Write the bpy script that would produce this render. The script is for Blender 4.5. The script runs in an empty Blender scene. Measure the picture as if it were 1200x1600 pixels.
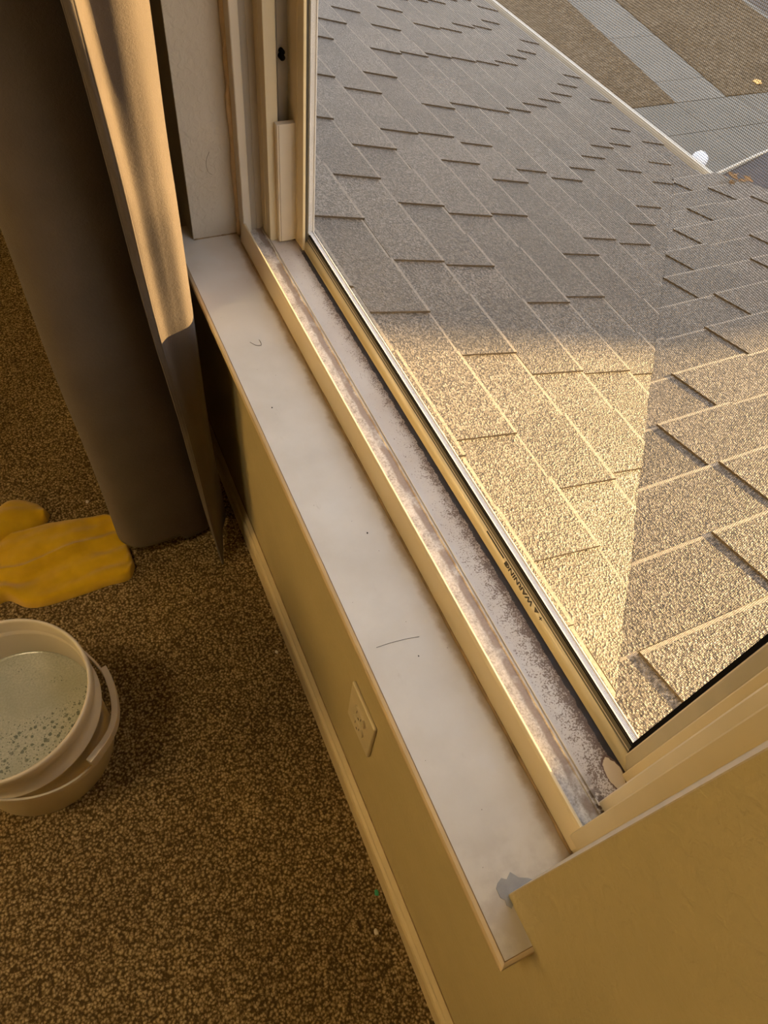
import bpy, bmesh, math, random
from mathutils import Vector, Matrix, noise as mnoise
random.seed(7)
C = bpy.context.scene.collection
SC = bpy.context.scene
# ---------------------------------------------------------------- camera
EYE = 1.3                                    # height of the eye above the carpet
cam_d = bpy.data.cameras.new('camera'); cam = bpy.data.objects.new('camera', cam_d); C.objects.link(cam)
right = Vector((0.90718964, -0.4091528, 0.09798438))
down = Vector((-0.28014344, -0.76121123, -0.58487359))
fwd = Vector((0.31388947, 0.50314158, -0.80518442))
M = Matrix((right, -down, -fwd)).transposed().to_4x4()
M.translation = Vector((0, 0, EYE))
cam.matrix_world = M
cam_d.sensor_fit = 'HORIZONTAL'; cam_d.sensor_width = 36; cam_d.lens = 1077.667 / 1200 * 36
# the frame is 1200 x 1600, so the horizontal side of the sensor is the short one
cam_d.clip_start = 0.02; cam_d.clip_end = 200
SC.camera = cam
# ---------------------------------------------------------------- sky
w = bpy.data.worlds.new('sky'); SC.world = w; w.use_nodes = True
nt = w.node_tree; nt.nodes.clear()
tc = nt.nodes.new('ShaderNodeTexCoord'); sx = nt.nodes.new('ShaderNodeSeparateXYZ'); rp = nt.nodes.new('ShaderNodeValToRGB')
bg = nt.nodes.new('ShaderNodeBackground'); wo = nt.nodes.new('ShaderNodeOutputWorld')
nt.links.new(tc.outputs['Generated'], sx.inputs[0]); nt.links.new(sx.outputs['Z'], rp.inputs[0])
nt.links.new(rp.outputs[0], bg.inputs[0]); nt.links.new(bg.outputs[0], wo.inputs[0])
rp.color_ramp.elements[0].position = 0.0; rp.color_ramp.elements[0].color = (1.0, 0.84, 0.62, 1)
rp.color_ramp.elements[1].position = 0.75; rp.color_ramp.elements[1].color = (0.60, 0.64, 0.74, 1)
e = rp.color_ramp.elements.new(0.22); e.color = (0.86, 0.84, 0.84, 1)
bg.inputs['Strength'].default_value = 2.8
# ---------------------------------------------------------------- sun
sd = bpy.data.lights.new('sun', 'SUN'); sun = bpy.data.objects.new('sun', sd); C.objects.link(sun)
TO_SUN = Vector((1.0, -0.10, 0.275)).normalized()
sun.rotation_euler = TO_SUN.to_track_quat('Z', 'Y').to_euler()
sun.location = (6, 0, 5)
sd.energy = 29.0; sd.color = (1.0, 0.66, 0.27); sd.angle = math.radians(0.35)
# ---------------------------------------------------------------- exposure
SC.view_settings.view_transform = 'Standard'; SC.view_settings.look = 'None'
SC.view_settings.gamma = 1; SC.view_settings.use_curve_mapping = False
SC.view_settings.exposure = 0.22
SC.cycles.use_denoising = True
SC.cycles.max_bounces = 10; SC.cycles.transparent_max_bounces = 24; SC.cycles.diffuse_bounces = 5
SC.cycles.sample_clamp_indirect = 10

# ================================================================ helpers
def Z(zc): return zc + EYE                   # height measured from the eye -> height above the carpet
class MB:
    def __init__(s): s.v = []; s.f = []; s.m = []; s.sm = []
    def face(s, pts, mi=0, smooth=False):
        i = len(s.v); s.v += [tuple(p) for p in pts]; s.f.append(tuple(range(i, i + len(pts)))); s.m.append(mi); s.sm.append(smooth)
    def mesh(s, vs, fs, mi=0, smooth=False):
        i = len(s.v); s.v += [tuple(p) for p in vs]
        for f in fs: s.f.append(tuple(i + k for k in f)); s.m.append(mi); s.sm.append(smooth)
    def box(s, a, b, mi=0):
        x0, y0, z0 = a; x1, y1, z1 = b
        vs = [(x, y, z) for z in (z0, z1) for y in (y0, y1) for x in (x0, x1)]
        s.mesh(vs, [(0, 2, 3, 1), (4, 5, 7, 6), (0, 1, 5, 4), (2, 6, 7, 3), (0, 4, 6, 2), (1, 3, 7, 5)], mi)
    def prism(s, poly, lo, hi, axis, mi=0, smooth=False):
        """poly: 2D points; axis 'z': (x,y) extruded in z; axis 'y': (x,z) extruded in y; axis 'x': (y,z) in x"""
        def P(p, t):
            return (p[0], p[1], t) if axis == 'z' else ((p[0], t, p[1]) if axis == 'y' else (t, p[0], p[1]))
        n = len(poly)
        vs = [P(p, lo) for p in poly] + [P(p, hi) for p in poly]
        fs = [(i, (i + 1) % n, n + (i + 1) % n, n + i) for i in range(n)]
        s.mesh(vs, fs, mi, smooth)
        s.mesh([P(p, lo) for p in poly], [tuple(range(n))[::-1]], mi)
        s.mesh([P(p, hi) for p in poly], [tuple(range(n))], mi)
    def tube(s, pts, r, n=8, mi=0, cap=True):
        pts = [Vector(p) for p in pts]; rings = []
        up = Vector((0, 0, 1))
        for i, p in enumerate(pts):
            t = (pts[min(i + 1, len(pts) - 1)] - pts[max(i - 1, 0)]).normalized()
            a = t.cross(up)
            if a.length < 1e-4: a = t.cross(Vector((1, 0, 0)))
            a.normalize(); b = t.cross(a)
            rr = r[i] if isinstance(r, (list, tuple)) else r
            rings.append([p + a * math.cos(2 * math.pi * k / n) * rr + b * math.sin(2 * math.pi * k / n) * rr for k in range(n)])
        vs = [v for R_ in rings for v in R_]; fs = []
        for i in range(len(pts) - 1):
            for k in range(n): fs.append((i * n + k, i * n + (k + 1) % n, (i + 1) * n + (k + 1) % n, (i + 1) * n + k))
        if cap: fs += [tuple(range(n))[::-1], tuple((len(pts) - 1) * n + k for k in range(n))]
        s.mesh(vs, fs, mi, True)
    def lathe(s, prof, c, n=64, mi=0, a0=0, a1=2 * math.pi):
        full = abs(a1 - a0 - 2 * math.pi) < 1e-6
        m = n if full else n + 1
        vs = [(c[0] + r * math.cos(a0 + (a1 - a0) * k / n), c[1] + r * math.sin(a0 + (a1 - a0) * k / n), z) for k in range(m) for r, z in prof]
        L = len(prof); fs = []
        for k in range(n):
            k2 = (k + 1) % m
            for j in range(L - 1): fs.append((k * L + j, k2 * L + j, k2 * L + j + 1, k * L + j + 1))
        s.mesh(vs, fs, mi, True)
    def build(s, name, mats, parent=None, loc=None, bevel=0, recalc=True, sub=0, solid=0):
        me = bpy.data.meshes.new(name)
        off = Vector(loc) if loc is not None else (parent.matrix_world_loc if False else Vector((0, 0, 0)))
        base = Vector((0, 0, 0))
        p = parent
        while p is not None: base += p.location; p = p.parent
        off = base + (Vector(loc) - base if loc is not None else Vector((0, 0, 0)))
        me.from_pydata([tuple(Vector(v) - off) for v in s.v], [], s.f); me.update()
        if not isinstance(mats, (list, tuple)): mats = [mats]
        for m in mats: me.materials.append(m)
        for i, pl in enumerate(me.polygons): pl.material_index = s.m[i]; pl.use_smooth = s.sm[i]
        if recalc:
            bm = bmesh.new(); bm.from_mesh(me); bmesh.ops.remove_doubles(bm, verts=bm.verts, dist=1e-6)
            bmesh.ops.recalc_face_normals(bm, faces=bm.faces); bm.to_mesh(me); bm.free()
        o = bpy.data.objects.new(name, me); C.objects.link(o)
        o.location = off - base
        if parent is not None: o.parent = parent
        if solid:
            q = o.modifiers.new('thickness', 'SOLIDIFY'); q.thickness = solid; q.offset = -1
        if bevel:
            q = o.modifiers.new('bevel', 'BEVEL'); q.width = bevel; q.segments = 3; q.limit_method = 'ANGLE'; q.angle_limit = math.radians(35)
        if sub:
            q = o.modifiers.new('sub', 'SUBSURF'); q.levels = sub; q.render_levels = sub
        return o
def box(name, a, b, mat, parent=None, bevel=0, loc=None):
    m = MB(); m.box(a, b); return m.build(name, mat, parent, bevel=bevel, loc=loc)
def thing(name, label, cat, loc=(0, 0, 0), group=None):
    o = bpy.data.objects.new(name, None); C.objects.link(o); o.empty_display_size = 0.05
    o.location = loc; o['label'] = label; o['category'] = cat
    if group: o['group'] = group
    return o
def tag(o, label, cat, group=None, kind=None):
    o['label'] = label; o['category'] = cat
    if group: o['group'] = group
    if kind: o['kind'] = kind
    return o
def struct(o, label=None, cat=None):
    o['kind'] = 'structure'
    if label: o['label'] = label
    if cat: o['category'] = cat
    return o

# ---------------------------------------------------------------- node material helper
class NM:
    def __init__(s, name, rough=0.6, spec=0.5, metal=0.0):
        s.m = bpy.data.materials.new(name); s.m.use_nodes = True; s.t = s.m.node_tree
        s.b = s.t.nodes['Principled BSDF']; s.b.inputs['Roughness'].default_value = rough
        s.b.inputs['Specular IOR Level'].default_value = spec; s.b.inputs['Metallic'].default_value = metal
        s.tc = s.t.nodes.new('ShaderNodeTexCoord'); s.co = s.tc.outputs['Object']
    def n(s, kind, **kw):
        x = s.t.nodes.new('ShaderNode' + kind)
        for k, v in kw.items(): setattr(x, k, v)
        return x
    def l(s, a, b): s.t.links.new(a, b)
    def mapped(s, scale=(1, 1, 1), loc=(0, 0, 0)):
        m = s.n('Mapping'); s.l(s.co, m.inputs[0]); m.inputs['Scale'].default_value = scale; m.inputs['Location'].default_value = loc; return m.outputs[0]
    def noise(s, scale, detail=4, rough=0.55, co=None, dist=0):
        x = s.n('TexNoise'); s.l(co if co is not None else s.co, x.inputs['Vector']); x.inputs['Scale'].default_value = scale
        x.inputs['Detail'].default_value = detail; x.inputs['Roughness'].default_value = rough; x.inputs['Distortion'].default_value = dist; return x.outputs['Fac']
    def voro(s, scale, co=None, feature='F1', out='Distance', rnd=1.0):
        x = s.n('TexVoronoi', feature=feature); s.l(co if co is not None else s.co, x.inputs['Vector']); x.inputs['Scale'].default_value = scale
        x.inputs['Randomness'].default_value = rnd; return x.outputs[out]
    def ramp(s, fac, stops, interp='LINEAR'):
        x = s.n('ValToRGB'); s.l(fac, x.inputs[0]); cr = x.color_ramp; cr.interpolation = interp
        while len(cr.elements) > 1: cr.elements.remove(cr.elements[-1])
        cr.elements[0].position = stops[0][0]; cr.elements[0].color = tuple(stops[0][1]) + (1,)
        for p, c in stops[1:]:
            q = cr.elements.new(p); q.color = tuple(c) + (1,)
        return x.outputs[0]
    def step(s, fac, a, b, lo=0.0, hi=1.0):
        x = s.n('MapRange'); x.interpolation_type = 'SMOOTHSTEP'
        s.l(fac, x.inputs[0]); x.inputs[1].default_value = a; x.inputs[2].default_value = b; x.inputs[3].default_value = lo; x.inputs[4].default_value = hi
        return x.outputs[0]
    def math(s, op, a, b=0.0):
        x = s.n('Math', operation=op)
        for i, q in enumerate((a, b)):
            if isinstance(q, (int, float)): x.inputs[i].default_value = q
            else: s.l(q, x.inputs[i])
        return x.outputs[0]
    def mix(s, fac, a, b, mode='MIX'):
        x = s.n('Mix', data_type='RGBA', blend_type=mode)
        for i, q in ((0, fac), (6, a), (7, b)):
            if isinstance(q, (int, float)): x.inputs[i].default_value = q
            elif isinstance(q, (tuple, list)): x.inputs[i].default_value = tuple(q) + (1,)
            else: s.l(q, x.inputs[i])
        return x.outputs[2]
    def xyz(s):
        x = s.n('SeparateXYZ'); s.l(s.co, x.inputs[0]); return x.outputs
    def col(s, c):
        if isinstance(c, (tuple, list)): s.b.inputs['Base Color'].default_value = tuple(c) + (1,)
        else: s.l(c, s.b.inputs['Base Color'])
        return s
    def rough(s, f): s.l(f, s.b.inputs['Roughness']); return s
    def bump(s, h, strength=0.5, dist=0.001):
        x = s.n('Bump'); x.inputs['Strength'].default_value = strength; x.inputs['Distance'].default_value = dist
        s.l(h, x.inputs['Height']); s.l(x.outputs[0], s.b.inputs['Normal']); return s
def plain(name, c, rough=0.6, spec=0.5, var=0.06, scale=30, bump=0.0, metal=0.0):
    q = NM(name, rough, spec, metal)
    f = q.noise(scale, 5)
    a = tuple(max(0, x * (1 - var)) for x in c); b = tuple(min(1, x * (1 + var)) for x in c)
    q.col(q.ramp(f, [(0.3, a), (0.7, b)]))
    if bump: q.bump(q.noise(scale * 6, 3), bump, 0.001)
    return q.m

# ================================================================ materials
SILL0 = EYE - 0.685
def mat_wall():
    q = NM('wall_paint', 0.62, 0.35)
    f = q.noise(14, 3); q.col(q.ramp(f, [(0.3, (0.48, 0.405, 0.215)), (0.7, (0.51, 0.43, 0.235))]))
    tex = q.noise(95, 4, 0.5, dist=0.4); fine = q.noise(420, 2)
    h = q.math('ADD', q.step(tex, 0.35, 0.7), q.math('MULTIPLY', fine, 0.25))
    q.bump(h, 0.35, 0.0012); return q.m
def mat_reveal():
    q = NM('reveal_skylit_paint', 0.6, 0.35)
    f = q.noise(14, 3); q.col(q.ramp(f, [(0.3, (0.50, 0.44, 0.34)), (0.7, (0.54, 0.48, 0.38))]))  # greyer copy of the wall paint, cool skylight put into the colour
    tex = q.noise(110, 4, 0.5, dist=0.6)
    q.bump(q.step(tex, 0.35, 0.7), 0.4, 0.0012); return q.m
def mat_sill():
    q = NM('sill_paint', 0.38, 0.5)
    X, Y, _ = q.xyz()
    base = q.ramp(q.noise(9, 6, 0.6), [(0.25, (0.60, 0.56, 0.49)), (0.7, (0.72, 0.69, 0.635))])
    # brown grime creeping out from the caulked joint
    edge = q.math('ADD', X, q.math('MULTIPLY', q.math('SUBTRACT', q.noise(26, 5, 0.65), 0.5), 0.02))
    g = q.step(edge, 0.255, 0.2665)
    c = q.mix(q.math('MULTIPLY', g, 0.8), base, (0.32, 0.22, 0.10))
    # scuffs
    sc = q.noise(60, 8, 0.7, co=q.mapped((1, 0.35, 1)))
    c = q.mix(q.step(sc, 0.62, 0.76, 0, 0.28), c, (0.34, 0.28, 0.22))
    near = q.math('MULTIPLY', q.step(Y, 0.085, 0.0, 0, 0.45), q.step(q.noise(30, 5), 0.35, 0.6))
    c = q.mix(near, c, (0.36, 0.31, 0.27))
    far = q.math('MULTIPLY', q.step(Y, 0.72, 1.0, 0, 0.35), q.step(q.noise(18, 5), 0.3, 0.65))  # warm tan at the far end: curtain's bounced light put into the colour
    c = q.mix(far, c, (0.48, 0.37, 0.24))
    dots = q.voro(120, out='Distance'); dm = q.math('MULTIPLY', q.math('LESS_THAN', dots, 0.05), q.math('GREATER_THAN', q.noise(70, 1), 0.62))
    c = q.mix(dm, c, (0.10, 0.07, 0.05))
    q.col(c); q.bump(q.noise(90, 5), 0.12, 0.0006); q.rough(q.step(q.noise(30, 4), 0.3, 0.7, 0.3, 0.5)); return q.m
def mat_track():
    q = NM('dirty_track_vinyl', 0.42, 0.5)
    q.co = q.mapped(loc=(0.30, 0.52, SILL0))
    X, Y, _ = q.xyz()
    clean = q.ramp(q.noise(12, 4), [(0.3, (0.52, 0.46, 0.40)), (0.7, (0.60, 0.56, 0.51))])
    gran = q.noise(420, 6, 0.75); gl = q.noise(60, 5, 0.6)
    # granular grey dust between the ledge and the middle rib
    dust = q.math('MULTIPLY', q.step(X, 0.2795, 0.2805), q.step(X, 0.3045, 0.3065, 1, 0))
    wob = q.math('ADD', X, q.math('MULTIPLY', q.math('SUBTRACT', q.noise(30, 5), 0.5), 0.012))
    gd = q.ramp(q.math('ADD', q.math('MULTIPLY', gran, 0.6), q.math('MULTIPLY', gl, 0.4)), [(0.36, (0.20, 0.17, 0.145)), (0.48, (0.44, 0.42, 0.40)), (0.62, (0.66, 0.65, 0.64))])
    c = q.mix(dust, clean, gd)
    brown = q.math('MULTIPLY', q.math('MULTIPLY', q.step(wob, 0.2945, 0.298), q.step(wob, 0.304, 0.307, 1, 0)), q.step(q.noise(22, 4), 0.38, 0.52))
    c = q.mix(q.math('MULTIPLY', brown, 0.85), c, (0.23, 0.175, 0.14))
    # mould specks thicken towards the bead and towards the near end
    tox = q.step(X, 0.318, 0.352); toy = q.step(Y, 0.62, 0.06); tofar = q.step(Y, 0.95, 0.75)
    dens = q.math('ADD', q.math('MULTIPLY', tox, 0.16), q.math('MULTIPLY', toy, 0.10))
    dens = q.math('MULTIPLY', dens, q.step(Y, 1.0, 0.8))
    sp = q.noise(520, 6, 0.72); sp2 = q.noise(95, 3)
    th = q.math('ADD', q.math('ADD', sp, q.math('MULTIPLY', sp2, 0.35)), dens)
    inmold = q.step(X, 0.3125, 0.316)
    mold = q.math('MULTIPLY', q.step(th, 0.80, 0.86), inmold)
    c = q.mix(q.math('MULTIPLY', mold, 0.9), c, (0.15, 0.095, 0.06))
    yel = q.math('MULTIPLY', q.step(q.math('ADD', X, q.math('MULTIPLY', q.noise(40, 4), 0.012)), 0.338, 0.352), 0.6)
    c = q.mix(yel, c, (0.36, 0.24, 0.14), 'MULTIPLY')
    # bare patch at the near end
    cx = q.math('SUBTRACT', X, 0.3415); cy = q.math('SUBTRACT', Y, 0.052)
    rr = q.math('ADD', q.math('POWER', q.math('DIVIDE', cx, 0.0085), 2.0), q.math('POWER', q.math('DIVIDE', cy, 0.0165), 2.0))
    rr = q.math('ADD', rr, q.math('MULTIPLY', q.math('SUBTRACT', q.noise(120, 2), 0.5), 0.8))
    patch = q.step(rr, 0.92, 1.0, 1, 0)
    rim = q.math('MULTIPLY', q.step(rr, 0.95, 1.05), q.step(rr, 1.35, 1.15))
    # ragged black dirt line at the foot of the bead
    rag = q.math('ADD', X, q.math('MULTIPLY', q.math('SUBTRACT', q.noise(75, 6, 0.7), 0.5), 0.009))
    blk = q.step(rag, 0.3452, 0.3462)
    c = q.mix(q.math('MULTIPLY', blk, q.step(Y, 0.955, 0.93)), c, (0.014, 0.008, 0.004))
    c = q.mix(patch, c, (0.56, 0.45, 0.29)); c = q.mix(rim, c, (0.12, 0.06, 0.03))
    nearend = q.math('MULTIPLY', q.step(Y, 0.075, 0.03), q.math('MULTIPLY', q.step(X, 0.303, 0.308), q.step(X, 0.325, 0.318)))
    c = q.mix(q.math('MULTIPLY', nearend, q.step(q.noise(160, 5), 0.42, 0.55)), c, (0.08, 0.05, 0.035))
    q.col(c); q.bump(q.math('ADD', gran, q.math('MULTIPLY', mold, -0.3)), 0.35, 0.0008); q.rough(q.step(gl, 0.3, 0.7, 0.3, 0.6)); return q.m
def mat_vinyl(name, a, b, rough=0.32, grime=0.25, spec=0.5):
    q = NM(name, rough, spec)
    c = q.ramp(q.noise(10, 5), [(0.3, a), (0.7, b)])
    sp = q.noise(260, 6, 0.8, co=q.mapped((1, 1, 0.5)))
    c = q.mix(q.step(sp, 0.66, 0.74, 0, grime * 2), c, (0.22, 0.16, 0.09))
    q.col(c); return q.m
def mat_carpet():
    q = NM('carpet_pile', 0.95, 0.1)
    v = q.n('TexVoronoi'); wv = q.n('Mapping'); q.l(q.co, wv.inputs[0])
    d = q.noise(160, 3); 
    mv = q.n('Mix', data_type='VECTOR'); mv.inputs[0].default_value = 0.004
    nz = q.n('TexNoise'); q.l(q.co, nz.inputs[0]); nz.inputs['Scale'].default_value = 120
    q.l(q.co, mv.inputs[4]); q.l(nz.outputs['Color'], mv.inputs[5])
    co = mv.outputs[1]
    q.l(co, v.inputs['Vector']); v.inputs['Scale'].default_value = 215
    n1 = q.noise(280, 3, 0.7, co=co); n2 = q.noise(5, 4)
    f = q.math('ADD', q.math('MULTIPLY', v.outputs['Distance'], -0.75), q.math('MULTIPLY', n1, 1.1))
    rnd = q.n('SeparateColor'); q.l(v.outputs['Color'], rnd.inputs[0])
    f = q.math('ADD', f, q.math('MULTIPLY', rnd.outputs[0], 0.22))
    c = q.ramp(f, [(0.12, (0.10, 0.064, 0.024)), (0.32, (0.27, 0.19, 0.082)), (0.52, (0.48, 0.36, 0.18)), (0.75, (0.70, 0.56, 0.32))])
    c = q.mix(q.step(n2, 0.35, 0.65, 0.30, 0.0), c, (0.5, 0.45, 0.4), 'MULTIPLY')
    q.col(c); q.bump(f, 0.9, 0.004); return q.m
def mat_curtain():
    q = NM('curtain_fabric', 0.85, 0.2)
    c = q.ramp(q.noise(14, 5), [(0.3, (0.092, 0.070, 0.052)), (0.7, (0.112, 0.087, 0.066))])
    wv = q.voro(900)
    q.col(c); q.bump(q.math('ADD', q.noise(700, 4, 0.8), q.noise(260, 3)), 0.45, 0.0012)
    q.b.inputs['Sheen Weight'].default_value = 0.15; return q.m
def mat_shingle(name='shingle_granules', tone=1.0):
    q = NM(name, 0.52, 0.5)
    g = q.voro(310, out='Color'); sc = q.n('SeparateColor'); q.l(g, sc.inputs[0])
    n1 = q.noise(170, 4, 0.7)
    f = q.math('ADD', q.math('MULTIPLY', sc.outputs[0], 0.55), q.math('MULTIPLY', n1, 0.6))
    c = q.ramp(f, [tuple((p, tuple(k * tone * 0.58 for k in c_))) for p, c_ in ((0.32, (0.028, 0.021, 0.014)), (0.50, (0.105, 0.085, 0.063)), (0.68, (0.21, 0.178, 0.138)), (0.9, (0.40, 0.36, 0.31)))])
    c = q.mix(q.step(q.noise(3.5, 3), 0.35, 0.65, 0.0, 0.35), c, (0.62, 0.58, 0.55), 'MULTIPLY')
    q.col(c)
    q.bump(q.math('ADD', q.voro(310), q.noise(200, 3)), 0.7, 0.0022); return q.m
def mat_screen():
    q = NM('screen_wires', 0.5, 0.5)
    X, Y, Zz = q.xyz()
    P = 0.0013; wire = 0.19
    def line(v):
        fr = q.math('FRACT', q.math('DIVIDE', v, P)); return q.math('LESS_THAN', fr, wire)
    m = q.math('MAXIMUM', line(Y), line(Zz))
    q.col((0.17, 0.155, 0.135))
    tr = q.n('BsdfTransparent'); mx = q.n('MixShader'); out = q.t.nodes['Material Output']
    q.l(m, mx.inputs[0]); q.l(tr.outputs[0], mx.inputs[1]); q.l(q.b.outputs[0], mx.inputs[2]); q.l(mx.outputs[0], out.inputs[0]); return q.m
def mat_glass():
    q = NM('window_glass'); tr = q.n('BsdfTransparent'); gl = q.n('BsdfGlossy'); gl.inputs['Roughness'].default_value = 0.02
    fr = q.n('Fresnel'); fr.inputs[0].default_value = 1.5; mx = q.n('MixShader'); out = q.t.nodes['Material Output']
    q.l(fr.outputs[0], mx.inputs[0]); q.l(tr.outputs[0], mx.inputs[1]); q.l(gl.outputs[0], mx.inputs[2]); q.l(mx.outputs[0], out.inputs[0]); return q.m
def mat_grass():
    q = NM('dry_grass', 0.95, 0.1)
    a = q.noise(13, 6, 0.8, co=q.mapped((1, 1.8, 1))); b = q.noise(1.2, 4)
    c = q.ramp(a, [(0.34, (0.085, 0.060, 0.034)), (0.52, (0.18, 0.132, 0.082)), (0.7, (0.32, 0.255, 0.17))])
    c = q.mix(q.step(b, 0.35, 0.65, 0.0, 0.4), c, (0.55, 0.50, 0.42), 'MULTIPLY')
    q.col(c); q.bump(a, 0.8, 0.03); return q.m
def mat_concrete(name, a, b):
    q = NM(name, 0.85, 0.2)
    c = q.ramp(q.math('ADD', q.math('MULTIPLY', q.noise(2, 5), 0.6), q.math('MULTIPLY', q.noise(90, 5, 0.7), 0.4)), [(0.35, a), (0.65, b)])
    q.col(c); q.bump(q.noise(120, 4), 0.2, 0.002); return q.m
def mat_water():
    q = NM('soapy_water', 0.12, 0.5)
    X, Y, _ = q.xyz()
    base = q.ramp(q.noise(14, 4), [(0.3, (0.36, 0.37, 0.28)), (0.7, (0.47, 0.48, 0.39))])
    foam = q.ramp(q.noise(300, 5, 0.8), [(0.4, (0.40, 0.41, 0.33)), (0.6, (0.60, 0.60, 0.50))])
    c = q.mix(q.step(q.noise(10, 3), 0.35, 0.6, 0.3, 0.9), base, foam)
    dark = (0.13, 0.15, 0.115)
    # clear holes in the foam, largest near the front wall
    v1 = q.voro(95); v2 = q.voro(230); v3 = q.voro(48)
    zone = q.math('ADD', q.noise(16, 3), q.step(Y, 0.06, -0.09, -0.12, 0.10))
    h = q.math('MAXIMUM', q.math('MULTIPLY', q.step(v1, 0.30, 0.22), q.step(zone, 0.47, 0.56)),
               q.math('MULTIPLY', q.step(v2, 0.30, 0.2), q.step(zone, 0.40, 0.52)))
    h = q.math('MAXIMUM', h, q.math('MULTIPLY', q.step(v3, 0.17, 0.12), q.step(zone, 0.50, 0.56)))
    c = q.mix(q.math('MULTIPLY', h, 0.85), c, dark)
    q.col(c); q.bump(q.math('SUBTRACT', q.noise(250, 3), h), 0.25, 0.001); return q.m
def mat_cloth():
    q = NM('yellow_microfibre', 0.95, 0.1)
    c = q.ramp(q.noise(25, 5), [(0.3, (0.62, 0.37, 0.004)), (0.7, (0.78, 0.50, 0.012))])
    q.col(c); q.bump(q.math('ADD', q.noise(800, 3, 0.8), q.math('MULTIPLY', q.noise(90, 4), 0.8)), 0.7, 0.002)
    q.b.inputs['Sheen Weight'].default_value = 0.4; return q.m

M_wall = mat_wall(); M_reveal = mat_reveal(); M_sill = mat_sill(); M_track = mat_track()
M_vinyl = mat_vinyl('frame_vinyl', (0.55, 0.47, 0.30), (0.62, 0.54, 0.36))
M_vinyl_w = mat_vinyl('white_vinyl', (0.60, 0.54, 0.42), (0.66, 0.60, 0.48), 0.3)
M_ledge = mat_vinyl('ledge_vinyl', (0.66, 0.55, 0.35), (0.72, 0.62, 0.42), 0.3, 0.05)
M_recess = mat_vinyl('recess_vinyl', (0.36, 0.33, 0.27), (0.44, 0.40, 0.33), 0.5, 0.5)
M_bead = mat_vinyl('sash_bead_vinyl', (0.66, 0.58, 0.36), (0.72, 0.64, 0.42), 0.16, 0.02, 0.8)
M_grey = plain('grey_profile', (0.13, 0.12, 0.09), 0.5, 0.3)
M_dark = plain('matte_black', (0.010, 0.009, 0.008), 1.0, 0.0)
M_flange = plain('screen_flange', (0.70, 0.68, 0.64), 0.5)
M_caulk = plain('yellowed_caulk', (0.60, 0.46, 0.27), 0.45, var=0.15, scale=60, bump=0.3)
M_stain = plain('brown_joint_grime', (0.28, 0.19, 0.09), 0.6, var=0.35, scale=50)
M_trim = plain('cream_trim_paint', (0.64, 0.535, 0.33), 0.42, var=0.06, scale=14, bump=0.05)
M_nose = plain('sill_edge_paint', (0.66, 0.53, 0.35), 0.42, var=0.07, scale=20, bump=0.08)
M_carpet = mat_carpet(); M_curtain = mat_curtain(); M_shingle = mat_shingle(); M_shingle2 = mat_shingle('shingle_granules_dark', 0.86); M_shingle3 = mat_shingle('shingle_granules_pale', 1.12)
M_asphalt = plain('shingle_cut_edge', (0.055, 0.038, 0.022), 0.9, var=0.3, scale=80)
M_lit_edge = plain('shingle_lit_edge', (0.24, 0.21, 0.17), 0.8, var=0.35, scale=200)  # pale tone paints the sunlit highlight along the course edges
M_screen = mat_screen(); M_glass = mat_glass(); M_grass = mat_grass()
M_walk = mat_concrete('sidewalk_concrete', (0.175, 0.160, 0.132), (0.215, 0.198, 0.165))
M_drive = mat_concrete('driveway_concrete', (0.155, 0.142, 0.116), (0.195, 0.180, 0.150))
M_street = mat_concrete('asphalt_street', (0.09, 0.075, 0.062), (0.125, 0.105, 0.09))
M_joint = plain('concrete_joint', (0.07, 0.06, 0.05), 0.9)
M_bucket = mat_vinyl('white_pail_plastic', (0.72, 0.63, 0.47), (0.78, 0.70, 0.54), 0.35, 0.0)
M_water = mat_water(); M_cloth = mat_cloth()
M_plate = plain('outlet_plastic', (0.62, 0.54, 0.36), 0.35)
M_hole = plain('outlet_slot', (0.03, 0.025, 0.02), 0.6)
M_patch = plain('bare_grey_spot', (0.33, 0.34, 0.36), 0.6, var=0.1, scale=80)
M_ceil = plain('ceiling_paint', (0.75, 0.72, 0.66), 0.9)
M_siding = plain('house_siding', (0.5, 0.46, 0.38), 0.8)
M_roofing = plain('blocker_roofing', (0.16, 0.13, 0.11), 0.9)
M_gutter = plain('gutter_enamel', (0.52, 0.48, 0.40), 0.4)
M_debris = plain('gutter_debris', (0.20, 0.13, 0.05), 0.95, var=0.4, scale=40)
M_car = plain('white_car_paint', (0.72, 0.75, 0.80), 0.15, 0.8, var=0.01)
M_carglass = plain('dark_car_glass', (0.055, 0.045, 0.04), 0.08, 0.5, var=0.05)
M_tire = plain('tire_rubber', (0.02, 0.02, 0.02), 0.8)
M_hair = plain('dark_hair', (0.03, 0.02, 0.015), 0.5)
M_lint = plain('pale_lint', (0.72, 0.66, 0.55), 0.9)
M_green = plain('green_plastic', (0.04, 0.35, 0.16), 0.5)
M_leaf = plain('dry_leaf', (0.20, 0.11, 0.04), 0.8, var=0.3)
M_orange_spot = plain('orange_spot_colour', (0.95, 0.50, 0.16), 0.5, var=0.2)
M_black = plain('black_print', (0.015, 0.012, 0.01), 0.5)

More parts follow.
